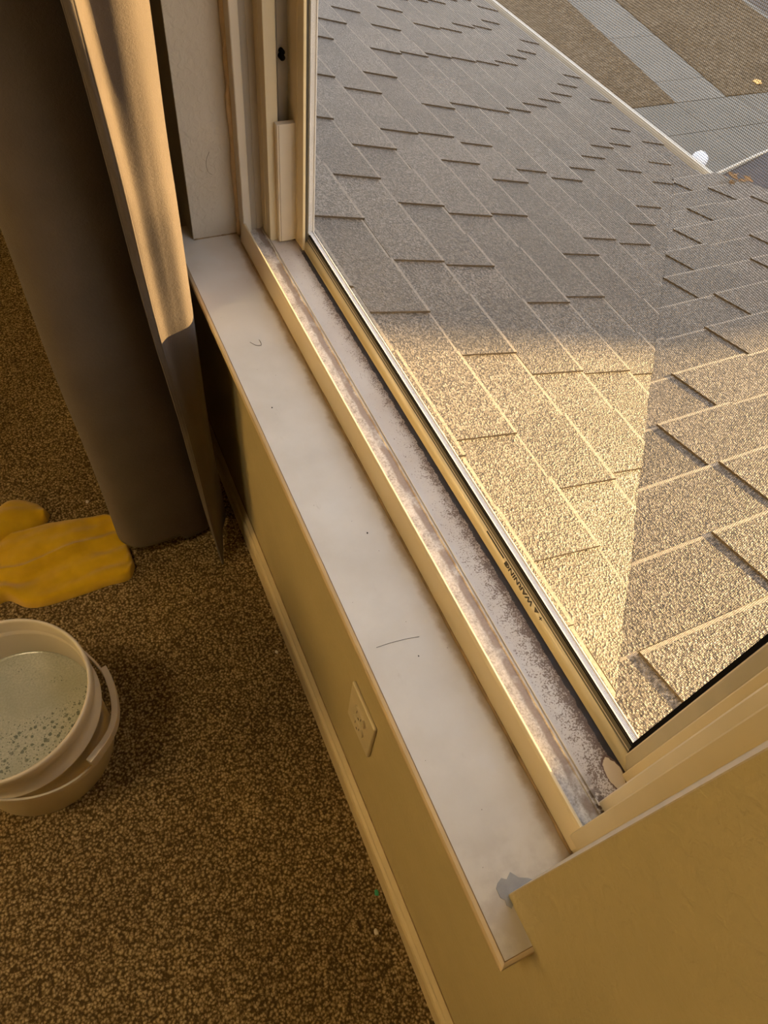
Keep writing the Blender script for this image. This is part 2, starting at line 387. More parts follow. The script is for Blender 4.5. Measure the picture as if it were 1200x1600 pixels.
# ================================================================ room shell
W = 0.198                                    # room side face of the window wall
SILL = Z(-0.685); Y0, Y1 = 0.0036, 1.045; ZT = Z(0.78)
XL, YB, YF, CE = -2.2, 2.6, -2.4, 2.44
TH = 0.40
o = box('floor', (XL, YF, -0.12), (W + 0.05, YB, 0.0), M_carpet); struct(o, 'brown speckled cut pile carpet over the whole floor', 'carpet')
struct(box('ceiling', (XL - 0.1, YF - 0.1, CE), (TH, YB + 0.1, CE + 0.1), M_ceil))
m = MB()
m.box((W, YF, -0.1), (TH, YB, SILL - 0.02)); m.box((W, YF, SILL - 0.02), (TH, Y0, CE)); m.box((W, Y1, SILL - 0.02), (TH, YB, CE)); m.box((W, Y0, ZT), (TH, Y1, CE))
wr = m.build('wall_right', M_wall, recalc=True); struct(wr, 'olive tan painted wall holding the window', 'wall')
# painted drywall reveals of the opening (thin returns of the wall)
m = MB(); m.box((W + 0.0005, Y1 - 0.0015, SILL), (0.276, Y1, ZT)); o = m.build('window_reveal', M_reveal, wr)
m = MB(); m.prism([(W + 0.0004, Y0), (W + 0.0004, Y0 + 0.0008), (0.272, Y0 + 0.0054), (0.272, Y0)], SILL, ZT, 'z'); m.build('window_reveal', M_reveal, wr)
struct(box('wall_back', (XL - 0.1, YB, -0.1), (TH, YB + 0.1, CE), M_wall))
struct(box('wall_front', (XL - 0.1, YF - 0.1, -0.1), (TH, YF, CE), M_wall))
struct(box('wall_left', (XL - 0.1, YF, -0.1), (XL, YB, CE), plain('cream_bounce_paint', (0.80, 0.74, 0.60), 0.8)))  # unseen wall, set near and pale to bounce sunlight into the room
# baseboard along the window wall
bp = [(W, 0.0), (0.1825, 0.0), (0.1825, 0.052), (0.1845, 0.058), (0.189, 0.061), (0.190, 0.066), (0.1945, 0.072), (W, 0.075)]
m = MB(); m.prism(bp, YF, YB, 'y'); o = m.build('baseboard_right', M_trim); struct(o, 'cream baseboard under the window', 'baseboard')
m = MB(); m.tube([(W - 0.0005, YF, 0.0755), (W - 0.0005, YB, 0.0755)], 0.0012, 6); m.build('caulk_line', M_stain, o)

# ---------------------------------------------------------------- window stool (sill board) with moulded edge
sill = MB()
sill.box((W, Y0, SILL - 0.019), (0.272, Y1, SILL))
sill.box((0.170, -0.038, SILL - 0.019), (W, 1.085, SILL))
so = sill.build('trim_1', M_sill); struct(so, 'dusty white painted window sill board', 'window sill')
prof = [(0.0, 0.0), (-0.0015, -0.0003), (-0.0040, -0.0020), (-0.0052, -0.0060), (-0.0046, -0.0110), (-0.0022, -0.0146), (-0.0030, -0.0160), (-0.0028, -0.0195), (0.0005, -0.0215), (0.0005, -0.0216)]
def nosing(prof):
    m = MB(); y0, y1 = -0.038, 1.085; xe = W
    rings = []
    for d, z in prof:                        # d: outward distance (negative = outwards)
        rings.append([(xe, y0 + d, SILL + z), (0.170 + d, y0 + d, SILL + z), (0.170 + d, y1 - d, SILL + z), (xe, y1 - d, SILL + z)])
    for i in range(len(rings) - 1):
        a, b = rings[i], rings[i + 1]
        for k in range(3):
            m.face([a[k], a[k + 1], b[k + 1], b[k]], 0, False)
    return m
m = nosing(prof); n_ = m.build('sill_edge_moulding', M_nose, so)
# dark hairline between the board and its moulding
m = MB()
m.box((0.1694, -0.0385, SILL - 0.0002), (0.1702, 1.085, SILL + 0.0003)); m.box((0.1694, -0.0385, SILL - 0.0002), (W, -0.0378, SILL + 0.0003))
m.build('joint_line', M_stain, so)
# grey bare patch where the wall corner meets the board
pts = [(0.1935, 0.016), (0.199, 0.0185), (0.203, 0.0155), (0.209, 0.0195), (0.214, 0.0125), (0.222, 0.0085), (0.226, 0.0048), (0.212, 0.0040), (0.199, 0.0040), (0.1985, -0.004), (0.1955, -0.0065), (0.1925, -0.002), (0.1935, 0.002), (0.1905, 0.005), (0.1905, 0.013)]
m = MB(); m.prism(pts, SILL - 0.001, SILL + 0.0006, 'z'); m.build('bare_patch', M_patch, so)
# grime / caulk bead in the corner of board and vinyl ledge
m = MB()
N = 60
for k in range(3):
    pass
pt = [(0.2702 + random.uniform(-0.0006, 0.0006), Y0 + 0.006 + (Y1 - 0.035 - Y0) * i / N, SILL + 0.0006) for i in range(N + 1)]
m.tube(pt, [random.uniform(0.0014, 0.0024) for _ in pt], 6); m.build('caulk_bead', M_stain, so)
m = MB(); pt = [(0.2750 + 0.0006 * math.sin(i * .9), Y1 - 0.0045 + 0.001 * math.sin(i * .37), SILL + (ZT - SILL) * i / 80) for i in range(81)]
m.tube(pt, [0.0048 + 0.0006 * math.sin(k_ * 1.3) for k_, _ in enumerate(pt)], 6); m.build('caulk_bead', M_caulk, wr)
m = MB(); pt = [(W + 0.001 + (0.272 - W) * i / 20, Y1 - 0.002, SILL + 0.0006) for i in range(21)]
m.tube(pt, [random.uniform(0.0008, 0.0018) for _ in pt], 6); m.build('caulk_bead', M_stain, so)

# ================================================================ window
win = thing('window_1', 'white vinyl window with its sash raised over a dirty track', 'window', (0.30, 0.52, SILL)); struct(win)
def zz(p): return [(x, Z(z)) for x, z in p]
A_ = (0.0085, 1.0175)
# bottom track: ledge + floor with ribs
trk = zz([(0.2705, -0.72), (0.2705, -0.684), (0.2720, -0.672), (0.2748, -0.6535), (0.2762, -0.6502), (0.2772, -0.6496), (0.2790, -0.6498), (0.2797, -0.652), (0.2802, -0.665), (0.2802, -0.72)])
m = MB(); m.prism(trk, A_[0] + 0.003, A_[1], 'y'); m.build('track_ledge', M_ledge, win)
flo = zz([(0.2802, -0.72), (0.2802, -0.665), (0.3048, -0.665), (0.3056, -0.6632), (0.3070, -0.6632), (0.3076, -0.6652), (0.3088, -0.6652), (0.3094, -0.6630), (0.3108, -0.6630), (0.3116, -0.665), (0.3525, -0.665), (0.3525, -0.72)])
m = MB(); m.prism(flo, A_[0] + 0.003, A_[1], 'y')
tf = m.build('track_floor', M_track, win)
# material coordinates of the track are world ones: keep its origin at the world origin
# sash bead
bead = zz([(0.3525, -0.70), (0.3525, -0.665), (0.3533, -0.6628), (0.3536, -0.6590), (0.3542, -0.6560), (0.3552, -0.6536), (0.3566, -0.6516), (0.3578, -0.6505), (0.3583, -0.6508), (0.3583, -0.70)])
m = MB(); m.prism(bead, 0.030, 0.978, 'y', 0, True); bd = m.build('sash_bead', M_bead, win)
for p in bd.data.polygons:
    if abs(p.normal.y) > 0.9: p.use_smooth = False
pr2 = zz([(0.3583, -0.70), (0.3583, -0.6496), (0.3590, -0.6484), (0.3594, -0.6494), (0.3598, -0.6494), (0.3602, -0.6428), (0.3610, -0.6405), (0.3622, -0.6405), (0.3622, -0.70)])
m = MB(); m.prism(pr2, 0.058, 0.945, 'y'); m.build('outer_profile', M_grey, win)
m = MB(); m.prism(zz([(0.3602, -0.6436), (0.3605, -0.6415), (0.3612, -0.6402), (0.3632, -0.6402), (0.3632, -0.66), (0.3612, -0.66)]), 0.062, 0.940, 'y'); m.build('dark_strip', M_dark, win)
m = MB(); m.prism(zz([(0.3588, -0.6490), (0.3590, -0.6478), (0.3595, -0.6478), (0.3596, -0.6490)]), 0.058, 0.942, 'y'); m.build('metal_lip', M_vinyl_w, win)
# outside flange the screen stands on
m = MB(); m.prism(zz([(0.3655, -0.72), (0.3655, -0.664), (0.3725, -0.662), (0.3735, -0.660), (0.3805, -0.660), (0.3812, -0.6585), (0.3825, -0.6585), (0.3825, -0.72)]), 0.05, 1.0, 'y'); m.build('outer_flange', M_flange, win)
m = MB(); m.prism([(0.3745, 0.9775), (0.3815, 0.9775), (0.3825, 0.976), (0.384, 0.976), (0.384, 1.03), (0.3745, 1.03)], Z(-0.70), ZT, 'z'); m.build('outer_flange', M_flange, win)
# far side jamb
fj = [(0.2757, 1.06), (0.2757, 1.013), (0.2885, 1.013), (0.2885, 1.0165), (0.3090, 1.0165), (0.3090, 1.0), (0.3090, 0.978)]
B0 = Z(-0.665) - 0.0005
m = MB(); m.prism([(0.2757, 1.06), (0.2757, 1.013), (0.2770, 1.0120), (0.2875, 1.0120), (0.2885, 1.0135), (0.2885, 1.0165), (0.2885, 1.06)], SILL - 0.01, ZT, 'z'); m.build('side_jamb', M_vinyl_w, win)
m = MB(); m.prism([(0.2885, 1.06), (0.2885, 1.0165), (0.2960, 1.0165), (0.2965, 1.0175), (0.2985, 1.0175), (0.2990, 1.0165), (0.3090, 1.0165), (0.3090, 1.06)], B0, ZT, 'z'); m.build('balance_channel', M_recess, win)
m = MB(); m.prism([(0.3090, 1.06), (0.3090, 1.0085), (0.3083, 1.0075), (0.3083, 0.9985), (0.3090, 0.9975), (0.3090, 0.9790), (0.3097, 0.978), (0.3255, 0.978), (0.3265, 0.979), (0.3265, 1.00), (0.3265, 1.06)], B0, ZT, 'z'); m.build('side_jamb', M_vinyl, win)
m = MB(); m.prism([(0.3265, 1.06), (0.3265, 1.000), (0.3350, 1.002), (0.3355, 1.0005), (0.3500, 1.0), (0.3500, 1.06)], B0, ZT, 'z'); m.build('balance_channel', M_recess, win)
m = MB(); m.prism([(0.3500, 1.06), (0.3500, 0.9785), (0.3493, 0.9775), (0.3493, 0.962), (0.3500, 0.961), (0.3500, 0.9400), (0.3506, 0.9392), (0.3540, 0.9392), (0.3545, 0.9400), (0.3545, 1.06)], B0, ZT, 'z'); m.build('side_jamb', M_vinyl, win)
m = MB(); m.prism([(0.3545, 1.06), (0.3545, 0.9415), (0.3560, 0.9405), (0.3575, 0.9405), (0.3575, 1.06)], Z(-0.655), ZT, 'z'); m.build('outer_profile', M_grey, win)
m = MB(); m.prism([(0.3575, 1.06), (0.3575, 0.9395), (0.3582, 0.9390), (0.3588, 0.9395), (0.3588, 0.992), (0.3740, 0.995), (0.3740, 1.06)], Z(-0.648), ZT, 'z'); m.build('outer_profile', M_grey, win)
# snap-in stop block with the bent top
m = MB()
m.prism([(0.3205, 0.9775), (0.3205, 0.9685), (0.3215, 0.9672), (0.3235, 0.9668), (0.3420, 0.9668), (0.3565 - 0.0005, 0.9700), (0.3565 - 0.0005, 0.9775)], B0 + 0.0035, Z(-0.479), 'z')
blk = m.build('stop_block', M_vinyl_w, win, bevel=0.0008)
m = MB(); m.box((0.3235, 0.9662, B0 + 0.003), (0.3240, 0.9671, Z(-0.48))); m.build('block_seam', M_stain, blk)
# small black plug high in the channel
m = MB(); m.tube([(0.3400, 1.0005, Z(-0.405)), (0.3400, 0.992, Z(-0.405))], 0.004, 12); m.tube([(0.3400, 0.9985, Z(-0.398)), (0.3400, 0.991, Z(-0.398))], 0.0035, 12); m.build('channel_plug', M_dark, win)
# near side jamb
m = MB(); m.prism([(0.2720, -0.03), (0.2720, 0.0225), (0.2730, 0.0235), (0.3105, 0.0262), (0.3112, 0.0272), (0.3112, 0.030), (0.3112, -0.03)], SILL - 0.01, ZT, 'z'); m.build('side_jamb', M_vinyl, win)
m = MB(); m.prism([(0.3108, -0.03), (0.3108, 0.0352), (0.3120, 0.0362), (0.3480, 0.0405), (0.3480, -0.03)], B0, ZT, 'z'); m.build('side_jamb', M_vinyl_w, win)
m = MB(); m.prism([(0.3480, -0.03), (0.3480, 0.0475), (0.3488, 0.0484), (0.3515, 0.0488), (0.3525, 0.0486), (0.3525, -0.03)], B0, ZT, 'z'); m.build('side_jamb', M_vinyl, win)
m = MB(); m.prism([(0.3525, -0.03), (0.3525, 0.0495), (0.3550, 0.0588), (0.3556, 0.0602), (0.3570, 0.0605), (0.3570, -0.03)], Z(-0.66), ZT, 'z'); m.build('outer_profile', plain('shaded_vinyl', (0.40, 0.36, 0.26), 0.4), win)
m = MB(); m.prism([(0.3556, 0.0596), (0.3562, 0.0612), (0.3572, 0.0615), (0.3572, 0.0596)], Z(-0.66), ZT, 'z'); m.build('metal_lip', M_vinyl_w, win)
m = MB(); m.prism([(0.3572, -0.03), (0.3572, 0.0612), (0.3630, 0.0668), (0.3655, 0.0672), (0.3655, -0.03)], Z(-0.66), ZT, 'z'); m.build('dark_strip', M_dark, win)  # black strip painted for the shadowed inside of the outer jamb
m = MB(); m.prism([(0.3655, -0.03), (0.3655, 0.0655), (0.384, 0.0655), (0.384, -0.03)], Z(-0.70), ZT, 'z'); m.build('outer_flange', M_flange, win)
# head of the frame and the raised sash above the view
box('head_jamb', (0.272, 0.0, Z(0.75)), (0.384, 1.05, ZT), M_vinyl, win)
m = MB(); m.box((0.322, 0.052, Z(0.02)), (0.350, 0.938, Z(0.06))); m.box((0.322, 0.052, Z(0.70)), (0.350, 0.938, Z(0.74)))
m.box((0.322, 0.052, Z(0.06)), (0.350, 0.087, Z(0.70))); m.box((0.322, 0.903, Z(0.06)), (0.350, 0.938, Z(0.70))); sash = m.build('raised_sash', M_vinyl_w, win)
box('glass_pane', (0.334, 0.087, Z(0.06)), (0.338, 0.903, Z(0.70)), M_glass, sash)
# warning print on the bead, upside down when read from the room
def text(name, s, size, origin, xdir, ydir, mat, parent, sxx=1.0):
    cu = bpy.data.curves.new(name, 'FONT'); cu.body = s; cu.size = size; cu.extrude = 0.00008; cu.align_x = 'LEFT'; cu.offset = size * 0.035
    t = bpy.data.objects.new(name + '_tmp', cu); C.objects.link(t); bpy.context.view_layer.update()
    me = bpy.data.meshes.new_from_object(t.evaluated_get(bpy.context.evaluated_depsgraph_get())); bpy.data.objects.remove(t); bpy.data.curves.remove(cu)
    xd, yd = Vector(xdir).normalized(), Vector(ydir).normalized(); nd = xd.cross(yd)
    base = Vector((0, 0, 0)); p = parent
    while p is not None: base += p.location; p = p.parent
    for v in me.vertices: v.co = Vector(origin) + xd * v.co.x * sxx + yd * v.co.y + nd * v.co.z - base
    me.materials.clear(); me.materials.append(mat)
    o = bpy.data.objects.new(name, me); C.objects.link(o); o.parent = parent; return o
tdir = Vector((-0.0026, 0, -0.0045)).normalized()    # letter tops point down the slope, to the room
nrm = Vector((0, 1, 0)).cross(tdir)
org = Vector((0.35785, 0.236, Z(-0.65035))) + nrm * 0.0009 + tdir * 0.0006
lab = text('warning_text', 'WARNING', 0.0066, org, (0, 1, 0), tdir, M_black, bd, 1.85)
lab['label'] = 'black WARNING print with triangle'
def onslope(y, t, up=0.0004): return Vector((0.35785, y, Z(-0.65035))) + tdir * t + nrm * up
m = MB()
def flat(pts): 
    lo = [onslope(a, b + .0006, 0.0004) for a, b in pts]; hi = [onslope(a, b + .0006, 0.0009) for a, b in pts]; n = len(pts)
    m.mesh(lo + hi, [tuple(range(n)), tuple(range(n, 2 * n))[::-1]] + [(i, (i + 1) % n, n + (i + 1) % n, n + i) for i in range(n)])
flat([(0.224, 0.0), (0.233, 0.0), (0.2285, 0.0044)]); flat([(0.216, 0.0018), (0.221, 0.0018), (0.221, 0.0026), (0.216, 0.0026)]); flat([(0.218, 0.0004), (0.219, 0.0004), (0.219, 0.004), (0.218, 0.004)])
flat([(0.300, 0.0002), (0.340, 0.0002), (0.340, 0.0018), (0.300, 0.0018)]); flat([(0.290, 0.0), (0.2955, 0.0), (0.2955, 0.0045), (0.290, 0.0045)])
m.build('warning_mark', M_black, bd)

# ---------------------------------------------------------------- insect screen
scr = thing('insect_screen', 'fine grey insect screen across the open window, roof seen through it', 'window screen', (0.366, 0.52, Z(-0.664)))
m = MB(); m.face([(0.3648, 0.0660, Z(-0.664)), (0.3648, 0.979, Z(-0.664)), (0.3648, 0.979, Z(0.74)), (0.3648, 0.0660, Z(0.74))])
mo = m.build('screen_mesh', M_screen, scr, recalc=False)
m = MB(); m.tube([(0.3652, 0.0662, Z(-0.6638)), (0.3652, 0.979, Z(-0.6638))], 0.0010, 8); m.build('spline', M_flange, scr)

# ================================================================ shingle roof outside
SL = 0.25
def zA(x): return Z(-(0.733 + SL * x))
def zB(y): return Z(-(0.8235 + SL * y))
VAL = 0.35                                   # valley: y = x - VAL
def clip(poly, a, b, c):                     # keep a*x + b*y + c >= 0
    out = []
    for i in range(len(poly)):
        p, q = poly[i], poly[(i + 1) % len(poly)]
        dp = a * p[0] + b * p[1] + c; dq = a * q[0] + b * q[1] + c
        if dp >= 0: out.append(p)
        if dp * dq < 0:
            t = dp / (dp - dq); out.append((p[0] + (q[0] - p[0]) * t, p[1] + (q[1] - p[1]) * t))
    return out
def slope_mesh(which, u0, u1, vs, clipf, zf, name, parent):
    """u runs along the courses, v downslope (horizontal distance)"""
    m = MB(); rnd = random.Random(11 if which == 'A' else 5)
    for n in range(len(vs) - 1):
        va, vb = vs[n], vs[n + 1]
        u = u0 - rnd.uniform(0, 0.3); up = rnd.random() < 0.5
        while u < u1:
            wd = rnd.uniform(0.13, 0.27) if up else rnd.uniform(0.10, 0.24)
            ua, ub = max(u, u0), min(u + wd, u1)
            if ub > ua + 0.01:
                j = rnd.uniform(-0.003, 0.003)
                P = [(va, ua), (vb + j, ua), (vb + j, ub), (va, ub)]
                poly = [(p[0], p[1]) if which == 'A' else (p[1], p[0]) for p in P]
                poly = clipf(poly)
                if len(poly) >= 3:
                    base = 0.0065 if up else 0.0040
                    def hh(p):
                        v = p[0] if which == 'A' else p[1]
                        t = (v - va) / (vb - va)
                        return (0.0005 + (base) * min(max(t, 0), 1.1)) if not up else (0.0045 + (base - 0.0045 + 0.003) * min(max(t, 0), 1.1))
                    k = len(poly)
                    top = [(p[0], p[1], zf(*p) + hh(p)) for p in poly]; bot = [(p[0], p[1], zf(*p) - 0.004) for p in poly]
                    tone_ = (0, 3, 4)[rnd.randrange(3)]
                    ve = vb + j - 0.0065  # lower strip of each course takes the painted sunlit tone
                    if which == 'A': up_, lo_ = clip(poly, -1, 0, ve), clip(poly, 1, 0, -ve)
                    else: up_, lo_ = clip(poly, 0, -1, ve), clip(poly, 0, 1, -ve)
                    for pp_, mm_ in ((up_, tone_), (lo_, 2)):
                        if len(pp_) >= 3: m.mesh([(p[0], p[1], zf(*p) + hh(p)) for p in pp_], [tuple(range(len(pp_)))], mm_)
                    for i in range(k):
                        i2 = (i + 1) % k; a, b = poly[i], poly[i2]
                        dv = abs((a[0] - b[0]) if which == 'A' else (a[1] - b[1]))
                        butt = dv < 0.01
                        m.mesh([bot[i], bot[i2], top[i2], top[i]], [(0, 1, 2, 3)], 2 if butt else 1)
            u += wd; up = not up
    return m.build(name, [M_shingle, M_asphalt, M_lit_edge, M_shingle2, M_shingle3], parent, recalc=False)
YC = 1.86
roof = thing('shingle_roof', 'tan laminated shingle roof with a valley just below the window', 'roof', (0.40, 1.0, zA(0.40)))
E_ = 0.143 * math.cos(math.atan(SL))
xs = [0.644 + E_ * (n + 0.0) for n in range(-2, 13)]; xs = [x for x in xs if x < 2.40] + [2.452]
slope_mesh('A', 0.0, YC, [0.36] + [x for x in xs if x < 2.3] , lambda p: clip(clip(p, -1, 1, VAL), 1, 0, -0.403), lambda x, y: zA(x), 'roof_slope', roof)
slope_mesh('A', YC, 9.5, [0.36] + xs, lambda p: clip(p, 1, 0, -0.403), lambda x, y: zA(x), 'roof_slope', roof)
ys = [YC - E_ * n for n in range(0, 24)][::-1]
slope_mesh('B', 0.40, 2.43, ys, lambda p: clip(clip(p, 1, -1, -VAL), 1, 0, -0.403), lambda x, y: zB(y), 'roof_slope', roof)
# the rest of the house below the eaves
m = MB(); m.box((2.20, 2.1, Z(-4.2)), (2.26, 9.4, Z(-1.46))); o = m.build('house_wall', M_siding, roof)
m = MB(); m.box((2.02, -1.4, Z(-4.2)), (2.30, 1.5, Z(-1.45))); o = m.build('house_wall', M_siding, roof)
m = MB(); m.face([(0.40, -1.35, Z(-1.42)), (2.44, -1.35, Z(-1.42)), (2.44, 1.79, Z(-1.42)), (0.40, 1.79, Z(-1.42))]); m.build('soffit', M_siding, roof)
box('fascia', (2.425, 2.0, Z(-1.52)), (2.447, 9.4, Z(-1.355)), M_gutter, roof)
# gutter
gy0, gy1 = 1.86, 9.4
zg = zA(2.45)
gp = [(2.450, zg - 0.03), (2.450, zg - 0.105), (2.49, zg - 0.105), (2.502, zg - 0.07), (2.504, zg - 0.004), (2.506, zg + 0.004), (2.522, zg + 0.004), (2.524, zg - 0.010), (2.514, zg - 0.07), (2.495, zg - 0.112), (2.446, zg - 0.112), (2.446, zg - 0.03)]
m = MB(); m.prism(gp, gy0, gy1, 'y'); g = thing('rain_gutter', 'pale rain gutter along the far eave of the shingle roof', 'gutter', (2.5, 5.0, zg - 0.11)); m.build('channel', M_gutter, g)
m = MB()
for i in range(90):
    y = gy0 + (gy1 - gy0) * (i + 0.5) / 90; hh = random.uniform(0.0, 0.03)
    m.box((2.451, y - 0.042, zg - 0.10), (2.500, y + 0.042, zg - 0.055 - hh))
m.build('leaf_litter', M_debris, g)
# leaf clump on the lower corner of the roof
m = MB(); c0 = Vector((2.395, 1.73, zB(1.73) + 0.012))
for i in range(16):
    a = random.uniform(0, 6.28); r = random.uniform(0, 0.05); s_ = random.uniform(0.012, 0.025); p = c0 + Vector((math.cos(a) * r, math.sin(a) * r * 1.4, random.uniform(-0.004, 0.014)))
    d = Vector((math.cos(a * 3), math.sin(a * 3), random.uniform(-0.3, 0.3))) * s_; q_ = Vector((-d.y, d.x, 0.2 * s_)) * 0.5
    m.mesh([p - d, p + q_ * 0.9 + Vector((0, 0, .003)), p + d, p - q_], [(0, 1, 2, 3)])
    m.mesh([p - d - Vector((0, 0, .0012)), p + q_ * 0.9 + Vector((0, 0, .0018)), p + d - Vector((0, 0, .0012)), p - q_ - Vector((0, 0, .0012))], [(3, 2, 1, 0)])
tag(m.build('leaf_clump', M_leaf, loc=tuple(c0)), 'small brown clump of dry leaves at the far corner of the roof', 'leaves')

# ================================================================ ground outside
G = Z(-4.2)
def gline(x, y): return x + (y - 7.87) * 0.15
o = box('ground', (2.3, -8, G - 0.2), (40, 30, G - 0.03), M_grass); struct(o)
m = MB(); m.prism([(2.3, 7.87), (8.69, 7.87), (gline(8.69, 16), 16), (2.3, 16)], G - 0.05, G + 0.012, 'z'); o = m.build('front_lawn', M_grass); tag(o, 'brown dormant lawn between the house and the sidewalk', 'grass', kind='stuff')
m = MB(); m.prism([(9.70, 7.90), (12.45, 7.75), (gline(12.45, 16), 16), (gline(9.70, 16), 16)], G - 0.05, G + 0.012, 'z'); o = m.build('verge_lawn', M_grass); tag(o, 'brown grass verge between the sidewalk and the street', 'grass', kind='stuff')
m = MB()
js = [7.88, 8.53, 10.07, 11.6, 13.1, 14.6, 16.0]
for a, b in zip(js[:-1], js[1:]):
    m.prism([(gline(8.70, a + .006), a + .006), (gline(9.69, a + .006), a + .006), (gline(9.69, b - .006), b - .006), (gline(8.70, b - .006), b - .006)], G - 0.04, G, 'z')
o = m.build('sidewalk', M_walk); struct(o, 'grey concrete sidewalk', 'sidewalk')
m = MB()
for (xa, xb) in ((2.4, 5.4), (5.42, 8.685), (8.70, 9.88), (9.895, 12.45)):
    for (ya, yb) in ((-3.0, 1.0), (1.01, 4.0), (4.01, 7.045), (7.06, 7.865)):
        m.box((xa, ya, G - 0.04), (xb, yb, G))
o = m.build('driveway', M_drive); struct(o, 'grey concrete driveway with straight joints', 'driveway')
o = box('joint_bed', (2.4, -3, G - 0.045), (12.46, 16, G - 0.012), M_joint); struct(o)
m = MB(); m.prism([(gline(12.45, 0), 0), (gline(12.62, 0), 0), (gline(12.62, 16), 16), (gline(12.45, 16), 16)], G - 0.1, G + 0.0, 'z'); o = m.build('curb', M_walk); struct(o)
m = MB(); m.prism([(gline(12.62, -6), -6), (20.0, -6), (20.0, 20), (gline(12.62, 20), 20)], G - 0.1, G - 0.025, 'z'); o = m.build('street', M_street); struct(o)
# leaf shape added on the verge, coloured as a small orange glow
m = MB(); p0 = Vector((10.55, 8.145, G + 0.03)); 
pts = [(math.cos(a) * 0.055 * (1 + 0.35 * math.cos(5 * a)), math.sin(a) * 0.075 * (1 + 0.3 * math.cos(5 * a))) for a in [k * math.pi / 12 for k in range(24)]]
m.mesh([tuple(p0 + Vector((0, 0, 0.03)))] + [tuple(p0 + Vector((x, y, 0.02 * math.sin(8 * x)))) for x, y in pts], [(0, k + 1, (k + 1) % 24 + 1) for k in range(24)])
tag(m.build('orange_spot', M_orange_spot, loc=tuple(p0), solid=0.003), 'small orange glow built as a leaf shape on the brown verge beyond the sidewalk', 'leaf')

# ---------------------------------------------------------------- parked car
CX, CY = 4.45, 3.62
car = thing('car', 'white car parked on the driveway, only windscreen, mirror and roof edge showing', 'car', (6.7, CY, G))
def carp(x, y, z): return (CX + x, CY + y, G + z)
sect = [(0.0, 0.62, .35, .62), (0.12, .80, .22, .78), (0.6, .86, .20, .90), (1.15, .88, .20, .98), (2.4, .89, .20, 1.0), (3.7, .88, .20, 1.0), (4.35, .82, .22, .92), (4.55, .70, .35, .75)]
m = MB(); vs = []; K = 10
for x, hw, z0, z1 in sect:
    ring = [(-hw * .9, z0), (-hw, z0 + .12), (-hw, z1 - .22), (-hw * .94, z1 - .06), (-hw * .75, z1), (hw * .75, z1), (hw * .94, z1 - .06), (hw, z1 - .22), (hw, z0 + .12), (hw * .9, z0)]
    vs += [carp(x, y, z) for y, z in ring]
fs = [(i * K + k, i * K + (k + 1) % K, (i + 1) * K + (k + 1) % K, (i + 1) * K + k) for i in range(len(sect) - 1) for k in range(K)]
fs += [tuple(range(K))[::-1], tuple((len(sect) - 1) * K + k for k in range(K))]
m.mesh(vs, fs, 0, True); m.build('body', M_car, car)
cab = [(0.95, .78, .97, .97), (1.78, .66, 1.40, 1.0), (2.2, .67, 1.44, 1.0), (3.0, .67, 1.42, 1.0), (3.9, .74, .98, .97)]
m = MB(); vs = []
for x, hw, zt, zb in cab: vs += [carp(x, -.80, zb - .02), carp(x, -hw, zt), carp(x, -hw * .5, zt + (.03 if zt > 1.2 else 0.01)), carp(x, hw * .5, zt + (.03 if zt > 1.2 else 0.01)), carp(x, hw, zt), carp(x, .80, zb - .02)]
fs = [(i * 6 + k, i * 6 + (k + 1) % 6, (i + 1) * 6 + (k + 1) % 6, (i + 1) * 6 + k) for i in range(len(cab) - 1) for k in range(6)]
m.mesh(vs, fs + [(5, 4, 3, 2, 1, 0), (24, 25, 26, 27, 28, 29)]); m.build('windows', M_carglass, car)
m = MB(); vs = []
rf = [(1.80, .65, 1.405), (2.2, .67, 1.445), (2.65, .67, 1.445), (3.05, .66, 1.42)]
for x, hw, zt in rf: vs += [carp(x, -hw - .02, zt - .03), carp(x, -hw, zt + .01), carp(x, -hw * .5, zt + .045), carp(x, hw * .5, zt + .045), carp(x, hw, zt + .01), carp(x, hw + .02, zt - .03)]
m.mesh(vs, [(i * 6 + k, i * 6 + k + 1, (i + 1) * 6 + k + 1, (i + 1) * 6 + k) for i in range(3) for k in range(5)], 0, True); m.build('roof_panel', M_car, car, solid=0.02)
for s in (1, -1):
    m = MB(); m.tube([carp(.93, s * .80, .97), carp(1.25, s * .76, 1.15), carp(1.6, s * .70, 1.32), carp(1.85, s * .67, 1.41), carp(2.6, s * .68, 1.44), carp(3.1, s * .68, 1.41), carp(3.9, s * .78, 1.0)], 0.013, 8); m.build('roof_rail', M_gutter, car)
    m = MB()
    prof_ = [(-.11, 0), (-.07, .07), (.03, .085), (.07, .05), (.07, -.05), (.03, -.085), (-.07, -.07)]
    c_ = Vector(carp(1.23, s * .97, 1.20))
    vs = []
    for t, sc_ in ((-.11, .45), (-.07, .95), (0, 1.1), (.07, .95), (.11, .45)): vs += [tuple(c_ + Vector((p[0] * sc_ * .7, t * .7, p[1] * sc_ * .7))) for p in prof_]
    m.mesh(vs, [(i * 7 + k, i * 7 + (k + 1) % 7, (i + 1) * 7 + (k + 1) % 7, (i + 1) * 7 + k) for i in range(4) for k in range(7)] + [(6, 5, 4, 3, 2, 1, 0), tuple(28 + k for k in range(7))], 0, True)
    mi = m.build('side_mirror', M_car, car)
    m = MB(); m.tube([carp(1.23, s * .80, 1.06), carp(1.23, s * .92, 1.14)], 0.03, 8); m.build('mirror_arm', M_tire, mi)
for wx in (.85, 3.65):
    for s in (1, -1):
        m = MB(); m.tube([carp(wx, s * .70, .32), carp(wx, s * .905, .32)], 0.32, 24); wo_ = m.build('wheel', M_tire, car)
        m = MB(); m.tube([carp(wx, s * .89, .32), carp(wx, s * .915, .32)], 0.19, 16); m.build('hubcap', M_flange, wo_)

